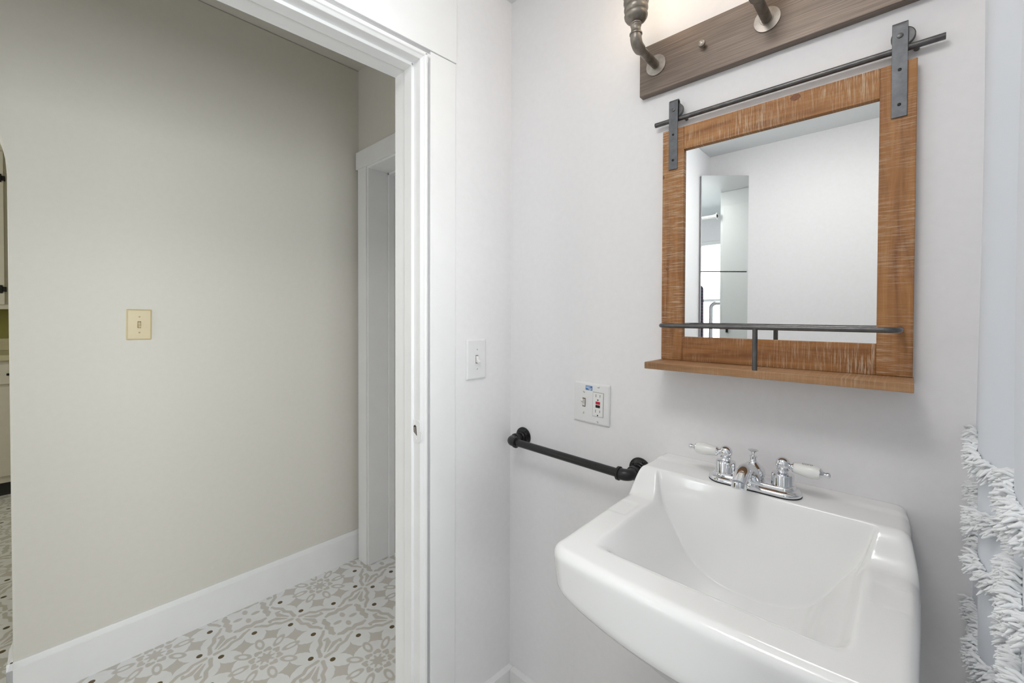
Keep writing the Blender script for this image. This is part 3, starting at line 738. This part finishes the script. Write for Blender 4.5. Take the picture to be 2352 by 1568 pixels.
# underside: shrink to a bowl belly
lastpts = [V_[i] for i in prev]
for sc, zd in ((.93, -.004), (.86, .004), (.80, -.03), (.66, -.085), (.45, -.125), (.25, -.140), (.10, -.145)):
    cur = [(SX + (x - SX) * sc, -.22 + (y + .22) * sc, min(Z(-.485 + zd), z + zd)) for x, y, z in lastpts]
    b0 = len(V_); V_ += cur; ids = list(range(b0, b0 + len(cur)))
    for q in range(len(loop) - 1): F_.append((prev[q], ids[q], ids[q + 1], prev[q + 1]))
    F_.append((prev[-1], ids[-1], ids[0], prev[0]))
    prev = ids
F_.append(tuple(prev))
sk.add(V_, F_)
sink = thing('wall_sink', (SX, 0, Z(-0.63)), 'white porcelain wall-hung sink below the wood-framed mirror', 'sink')
sko = sk.build('basin', M['porcelain'], sink, smooth=True, sharp=70)
MB().lathe([(0, 0), (.028, 0), (.028, .0015), (.024, .003), (.018, .002), (0, .0015)], (SX, -.235, Z(-.5575)), ZZ, 32).build('drain', M['chrome'], sink, smooth=True)
tp = MB().tube([(SX, -.22, Z(-.628)), (SX, -.22, Z(-.78))] + [tuple(q) for q in arc((SX, -.175, Z(-.78)), (0, -1, 0), (0, 0, -1), .045, 0, PI, 14)] + [(SX, -.13, Z(-.74)), (SX, -.11, Z(-.72)), (SX, -.0005, Z(-.72))], .017, 20)
tp.build('drain_trap', M['chrome'], sink, smooth=True)

# ------------------------------------------------------------------ faucet
FX, FY, FZ = 0.7445, -0.0785, Z(-0.345)
fa = thing('faucet', (FX, FY, FZ), 'chrome two-handle faucet with white porcelain levers on the sink deck', 'faucet')
def stadium(cx, cy, L_, w_, n=14):
    pts = []
    for k in range(n + 1): a = -PI / 2 + PI * k / n; pts.append((cx + L_ - w_ + w_ * math.cos(a), cy + w_ * math.sin(a)))
    for k in range(n + 1): a = PI / 2 + PI * k / n; pts.append((cx - L_ + w_ + w_ * math.cos(a), cy + w_ * math.sin(a)))
    return pts
def layers(mb, spec):
    rings = [[(x, y, FZ + z) for x, y in stadium(FX, FY, L_, w_)] for L_, w_, z in spec]; n = len(rings[0])
    vs = [q for r in rings for q in r]; fs = [(k * n + i, k * n + (i + 1) % n, (k + 1) * n + (i + 1) % n, (k + 1) * n + i) for k in range(len(rings) - 1) for i in range(n)]
    fs += [tuple(range(n - 1, -1, -1)), tuple((len(rings) - 1) * n + i for i in range(n))]; mb.add(vs, fs)
m = MB(); layers(m, [(.0830, .0300, -.001), (.0835, .0305, .0006), (.083, .030, .0026)]); m.build('gasket', M['gasket'], fa)
m = MB(); layers(m, [(.0830, .0300, .0026), (.0835, .0305, .0045), (.0830, .0300, .0075), (.0800, .0270, .0105), (.074, .0215, .0120), (.0735, .0210, .0160), (.0725, .0200, .0175), (.070, .0180, .0182)])
m.build('base_plate', M['chrome'], fa, smooth=True, sharp=50)
for sg in (-1, 1):
    kx = FX + sg * .0515
    h = MB().lathe([(.0195, .016), (.0198, .020), (.0192, .0215), (.0192, .0375), (.0182, .0400), (.0130, .0415), (.0100, .0425), (.0092, .0455), (.0112, .0470), (.0112, .0485), (.0095, .0495)], (kx, FY, FZ), ZZ, 32)
    h.sphere((kx, FY, FZ + .0585), .0125, 28, 18)
    h.build('handle_hub', M['chrome'], fa, smooth=True, sharp=50)
    ax = Vector((sg, -.05, -.02 if sg > 0 else .01)).normalized(); o = Vector((kx, FY, FZ + .0560))
    lv = MB().lathe([(.0040, .009), (.0045, .013), (.0088, .0165), (.0092, .018), (.0080, .0188)], o, ax, 24)
    lo = lv.build('lever', M['chrome'], fa, smooth=True, sharp=50)
    MB().lathe([(.0088, .0590), (.0090, .0600), (.0052, .0635), (.0036, .0665), (.0040, .0680), (.0050, .0705), (.0048, .0730), (.0030, .0750), (0, .0755)], o, ax, 24).build('finial', M['chrome'], lo, smooth=True, sharp=50)
    MB().lathe([(.0082, .0182), (.0094, .0190), (.0108, .0300), (.0126, .0400), (.0128, .0460), (.0112, .0560), (.0094, .0592)], o, ax, 32).build('lever_grip', M['ceramic'], lo, smooth=True, sharp=60)
# lettering on the right lever
try:
    cu = bpy.data.curves.new('lettering', 'FONT'); cu.body = 'COLD'; cu.size = 0.0062; cu.extrude = 0.0001; cu.align_x = 'CENTER'; cu.align_y = 'CENTER'
    to = bpy.data.objects.new('tmp_text', cu); COL.objects.link(to)
    dg = bpy.context.evaluated_depsgraph_get(); me = bpy.data.meshes.new_from_object(to.evaluated_get(dg))
    bpy.data.objects.remove(to)
    off = Vector(fa['_o']); R3 = 0.0129
    for v_ in me.vertices:
        a = v_.co.y / R3 + math.radians(14)
        xw = FX + .0515 + .0400 + v_.co.x; rr = R3 + v_.co.z
        v_.co = Vector((xw, FY - .002 - math.sin(a) * rr * -1 * -1, FZ + .0552 + math.cos(a) * rr)) - off
    me.materials.append(M['grey_ink'])
    lt = bpy.data.objects.new('lettering', me); COL.objects.link(lt); lt.parent = lo
except Exception as ex:
    print('lettering skipped', ex)
# lift-rod bell and rod behind the spout
m = MB().lathe([(.0190, .018), (.0215, .022), (.0225, .027), (.0210, .034), (.0160, .041), (.0095, .0465), (.0065, .0500), (.0058, .0560), (.0072, .0580), (.0072, .0595), (.0050, .0602)], (FX - .002, FY + .008, FZ), ZZ, 32)
m.build('lift_rod_bell', M['chrome'], fa, smooth=True, sharp=60)
m = MB().lathe([(.0030, .058), (.0026, .064), (.0034, .067), (.0090, .0705), (.0095, .0718), (.0050, .0728), (0, .0732)], (FX - .002, FY + .008, FZ), ZZ, 24)
m.build('lift_rod', M['chrome'], fa, smooth=True, sharp=60)
# spout
sp_path = []; sp_r = []
P0, P1, P2, P3 = Vector((FX, FY - .004, FZ + .018)), Vector((FX, FY - .020, FZ + .048)), Vector((FX - .001, FY - .060, FZ + .058)), Vector((FX - .002, FY - .092, FZ + .030))
for k in range(17):
    t = k / 16; q = P0 * (1 - t) ** 3 + P1 * 3 * t * (1 - t) ** 2 + P2 * 3 * t * t * (1 - t) + P3 * t ** 3
    sp_path.append(q); sp_r.append(.0155 - .0035 * math.sin(PI * min(1, t * 1.2)) if t < .8 else .0140 - .001 * (t - .8) / .2)
m = MB().tube(sp_path, sp_r, 28)
m.lathe([(.0130, 0), (.0132, .010), (.0122, .0125), (.0105, .0128), (.0100, .006), (0, .006)], Vector(sp_path[-1]) + Vector((0, 0.002, 0.004)), (0, -.25, -1), 28)
m.build('spout', M['chrome'], fa, smooth=True, sharp=60)

# ------------------------------------------------------------------ shower curtain
sc_ = thing('shower_curtain', (1.062, -0.3, Z(-1.18)), 'white shower curtain with ruffled tufted rows, gathered right of the sink', 'shower curtain')
NY, NZ = 150, 60
def cx_(y, z):
    a = 0.010 * math.sin(-y * 26 + .9) + .006 * math.sin(-y * 47 + 2 + z * .8)
    env = sm(-.0, -.12, y)
    return 1.0545 + env * (a + .004) + .002 * math.sin(z * 5 + y * 8) + 0.0015
m = MB(); vs = []; fs = []
for i in range(NY + 1):
    y = -.001 - .60 * i / NY
    for k in range(NZ + 1):
        z = Z(-1.16) + (Z(.80) - Z(-1.16)) * k / NZ
        vs.append((cx_(y, z), y, z))
for i in range(NY):
    for k in range(NZ):
        a = i * (NZ + 1) + k; fs.append((a, a + NZ + 1, a + NZ + 2, a + 1))
m.add(vs, fs); co = m.build('curtain_panel', M['curtain'], sc_, smooth=True, sharp=80)
md = co.modifiers.new('thick', 'SOLIDIFY'); md.thickness = 0.0018
rng = random.Random(5)
rows_z = [-.185, -.262, -.335, -.455, -.530, -.61, -.70, -.80, -.90, -1.0, -1.1]
for ri, rz_ in enumerate(rows_z):
    m = MB(); 
    n = 130
    for i in range(n):
        f = i / n; y = -.010 - .58 * f
        # scalloped garland of soft tufts
        z = Z(rz_) - .018 * abs(math.sin(-y * 22 + ri * 1.3)) - .004
        for q in range(9):
            b = Vector((cx_(y, z) - .001, y + rng.uniform(-.004, .004), z + rng.uniform(-.010, .010)))
            d = Vector((-1.0, rng.uniform(-.8, .8), rng.uniform(-.9, .7))).normalized()
            ln = rng.uniform(.008, .019); mid = b + d * ln * .55 + Vector((0, 0, .001))
            m.tube([b, mid, b + d * ln + Vector((0, 0, -.003))], [.0022, .0024, .0008], 5)
    m.build('tuft_row', M['tuft'], sc_, smooth=True, sharp=80)
# curtain rod (spans the tub alcove) and rings
rod = thing('curtain_rod', (1.064, -0.65, Z(0.83)), 'white curtain rod over the tub edge, holding the ruffled curtain', 'curtain rod')
MB().cyl((1.064, -1.388, Z(.83)), (1.064, -.001, Z(.83)), .0125).build('rod', M['plastic_white'], rod, smooth=True)
for yy, d in ((-.001, -1), (-1.388, 1)):
    MB().lathe([(.026, 0), (.026, .004), (.016, .012), (.014, .03), (0, .03)], (1.064, yy, Z(.83)), (0, d, 0), 24).build('end_flange', M['plastic_white'], rod, smooth=True)
for k in range(8):
    yy = -.03 - .08 * k
    MB().tube([tuple(q) for q in arc((1.064, yy, Z(.818)), (1, 0, 0), (0, 0, 1), .030, 0, 2 * PI, 20)], .0018, 8).build('curtain_ring', M['chrome'], sc_, smooth=True)

# ------------------------------------------------------------------ things seen only in the mirror
# tall mirrored corner cabinet
ca = Vector((0.036, -1.710)); cb = Vector((0.254, -1.910)); dd = (cb - ca).normalized(); nn = Vector((-dd.y, dd.x))
if nn.x < 0: nn = -nn
cb = ca + dd * .290
cc = thing('mirrored_cabinet', (0.12, -1.80, 0), 'tall slim mirror-fronted cabinet across the back corner, seen in the mirror', 'cabinet')
M['cab_side'] = plain('cab_side', (0.50, 0.50, 0.51), 0.35, 0.6, var=0.05)
a3, b3 = Vector((*ca, 0)), Vector((*cb, 0)); n3 = Vector((*nn, 0)); d3 = Vector((*dd, 0))
ctr = (a3 + b3) / 2
def cbx(z0, z1, d0, d1, inset=0):
    return MB().obox(ctr + n3 * ((d0 + d1) / 2) + Vector((0, 0, (z0 + z1) / 2)), d3, n3, ZZ, .145 - inset, abs(d1 - d0) / 2, (z1 - z0) / 2)
cbx(Z(.2675), Z(.2725), -.006, -.0045).build('door_gap', M['gasket'], cc)
cbx(0.0, Z(.86), -.066, -.006).build('body', M['cab_side'], cc, bevel=0.002)
cbx(Z(.2725), Z(.860), -.005, 0).build('mirror_door', M['mirror'], cc, bevel=0.0015)
cbx(0.04, Z(.2675), -.005, 0).build('mirror_door', M['mirror'], cc, bevel=0.0015)
# linen closet
lc = thing('linen_closet', (1.3, -1.65, 0), 'pale floor-to-ceiling linen closet with black latch, reflected in the mirrored cabinet', 'closet')
MB().box(1.10, 1.855, -1.90, -1.40, 0.0, CB - .002).build('carcass', M['closet_paint'], lc)
dr = MB().box(1.082, 1.10, -1.89, -1.425, .08, CB - .12)
dr.build('closet_door', M['closet_paint'], lc, bevel=0.003)
MB().box(1.068, 1.082, -1.475, -1.460, Z(-.14), Z(-.075)).box(1.055, 1.07, -1.472, -1.463, Z(-.11), Z(-.10)).build('latch', M['black_metal'], lc, bevel=0.001)
# bathtub
tbm = MB(); X0, X1, Y0, Y1 = 1.09, 1.855, -1.385, -.004; zt = .43
def ring(ix, iy, z, r, n=6): return [(x, y, z) for x, y in rrect((X0 + X1) / 2, (Y0 + Y1) / 2, X1 - X0 - 2 * ix, Y1 - Y0 - 2 * iy, r, n)]
rings = [ring(0, 0, 0, .01), ring(0, 0, zt - .01, .01), ring(.006, .006, zt, .01), ring(.06, .07, zt, .09), ring(.075, .085, zt - .015, .09), ring(.11, .14, .15, .10), ring(.17, .22, .09, .10)]
n = len(rings[0]); vs = [q for r in rings for q in r]; fs = [(k * n + i, k * n + (i + 1) % n, (k + 1) * n + (i + 1) % n, (k + 1) * n + i) for k in range(6) for i in range(n)]
fs += [tuple(range(n - 1, -1, -1)), tuple(6 * n + i for i in range(n))]
tag(MB().add(vs, fs).build('bathtub', M['tub'], smooth=True, sharp=50), 'white bathtub in the alcove right of the shower curtain', 'bathtub')
# grab rail on the tub edge
tr = MB(); path = [Vector((1.13, -1.315, zt)), Vector((1.13, -1.315, 1.36))] + arc((1.13, -1.36, 1.36), (0, 1, 0), (0, 0, 1), .045, 0, PI / 2, 8) + [Vector((1.13, -1.398, 1.405))]
gb = thing('grab_rail', (1.13, -1.315, zt), 'bent chrome grab rail on the tub edge, reflected in the mirrored cabinet', 'grab rail')
tr.tube(path, .016, 18).build('rail', M['chrome'], gb, smooth=True)
MB().lathe([(.035, 0), (.035, .006), (.018, .010)], (1.13, -1.315, zt), ZZ, 24).build('foot', M['chrome'], gb, smooth=True)
# shower head and white shelf rail
sh = thing('wall_shower', (1.84, -.25, Z(.55)), 'chrome shower head high on the tub wall', 'shower head')
MB().tube([(1.86, -.25, Z(.62)), (1.78, -.25, Z(.64)), (1.72, -.25, Z(.60))], .009, 14).build('arm', M['chrome'], sh, smooth=True)
MB().lathe([(.010, 0), (.014, .02), (.034, .045), (.034, .052), (0, .053)], (1.725, -.25, Z(.605)), (-.55, 0, -.8), 24).build('head', M['chrome'], sh, smooth=True)
# plaid cloth in place of the camera holder's shoulder, hung from the rod
pc = MB(); vs = []; fs = []
gy0, gz0 = -1.205, 1.575
for i in range(31):
    for k in range(31):
        f = k / 30; u_ = (i / 30 - .5) * 2; wd = .082
        y = gy0 + wd * u_; z = gz0 - .05 * abs(u_) ** 3 - .80 * f
        vs.append((1.050 + .008 * math.sin(i * .9 + f * 3) - .004, y, z))
for i in range(30):
    for k in range(30): a = i * 31 + k; fs.append((a, a + 31, a + 32, a + 1))
pc.add(vs, fs)
# ceiling dome added out of view as soft fill for the bathroom
dm = thing('fill_dome', (0.66, -1.12, CB), 'round white ceiling dome added out of view for fill light in the bathroom', 'fill light')
MB().lathe([(.25, 0), (.25, .02), (.235, .024), (0, .024)], (.66, -1.12, CB), (0, 0, -1), 40).build('pan', M['plate_white'], dm, smooth=True)
MB().lathe([(.230, .024), (.225, .045), (.19, .066), (.11, .080), (0, .086)], (.66, -1.12, CB), (0, 0, -1), 40).build('glass_dome', M['dome'], dm, smooth=True)

# ------------------------------------------------------------------ kitchen cupboards through the arch
KF = -3.98
uc = thing('wall_cupboard', (-4.14, -1.55, Z(.03)), 'cream upper kitchen cupboard with black hinges, through the hall arch', 'cupboard')
MB().box(KX + .002, KF, -2.3, -1.10, Z(.03), Z(1.285)).build('carcass', M['cupboard_paint'], uc, bevel=0.002)
MB().box(KF, KF + .018, -1.75, -1.278, Z(.065), Z(1.20)).build('cupboard_door', M['cupboard_paint'], uc, bevel=0.003)
for zz in (1.000, .178):
    zz = Z(zz) - (.0 if zz < .5 else .0)
    MB().box(KF + .016, KF + .026, -1.312, -1.288, zz - .030, zz + .030).box(KF + .0, KF + .022, -1.292, -1.270, zz - .018, zz + .018).build('hinge', M['black_metal'], uc, bevel=0.003)
BF = -3.70
bc = thing('base_cupboard', (-4.0, -1.55, 0), 'grey-cream base kitchen cupboard with drawer, through the hall arch', 'cupboard')
MB().box(KX + .002, BF, -2.3, -.9, .10, Z(-.335)).build('carcass', M['cupboard_paint'], bc, bevel=0.002)
MB().box(KX + .002, BF - .05, -2.3, -.9, 0, .0999).build('toe_kick', M['toe_kick'], bc)
MB().box(BF, BF + .018, -1.75, -1.2, Z(-.50), Z(-.36)).build('drawer', M['cupboard_paint'], bc, bevel=0.003)
MB().box(BF, BF + .018, -1.75, -1.2, Z(-1.15), Z(-.52)).build('cupboard_door', M['cupboard_paint'], bc, bevel=0.003)
MB().box(BF + .018, BF + .035, -1.262, -1.244, Z(-.440), Z(-.424)).build('knob', M['black_metal'], bc, bevel=0.003)
ct = MB().box(KX + .002, BF + .03, -2.3, -.9, Z(-.335), Z(-.295)).box(KX + .002, KX + .03, -2.3, -.9, Z(-.295), Z(-.20))
tag(ct.build('kitchen_counter', M['counter'], bevel=0.004), 'pale kitchen countertop on the base cupboard, through the hall arch', 'countertop')
# plaid stand-in for the camera holder, with a wire added to hold it
pg = thing('plaid_standin', (1.055, gy0, .77), 'dark plaid cloth standing in for the camera holder, glimpsed in the mirrored cabinet', 'garment')
md = pc.build('cloth', M['plaid'], pg, smooth=True, sharp=80).modifiers.new('thick', 'SOLIDIFY'); md.thickness = 0.004
MB().tube([tuple(q) for q in arc((1.064, gy0, Z(.83)), (1, 0, 0), (0, 0, 1), .0155, -.6, PI, 12)] + [(1.050, gy0, 2.05), (1.050, gy0, gz0)], .0015, 8).build('hanger_wire', M['black_metal'], pg, smooth=True)

for o in list(bpy.data.objects):
    if '_o' in o: del o['_o']
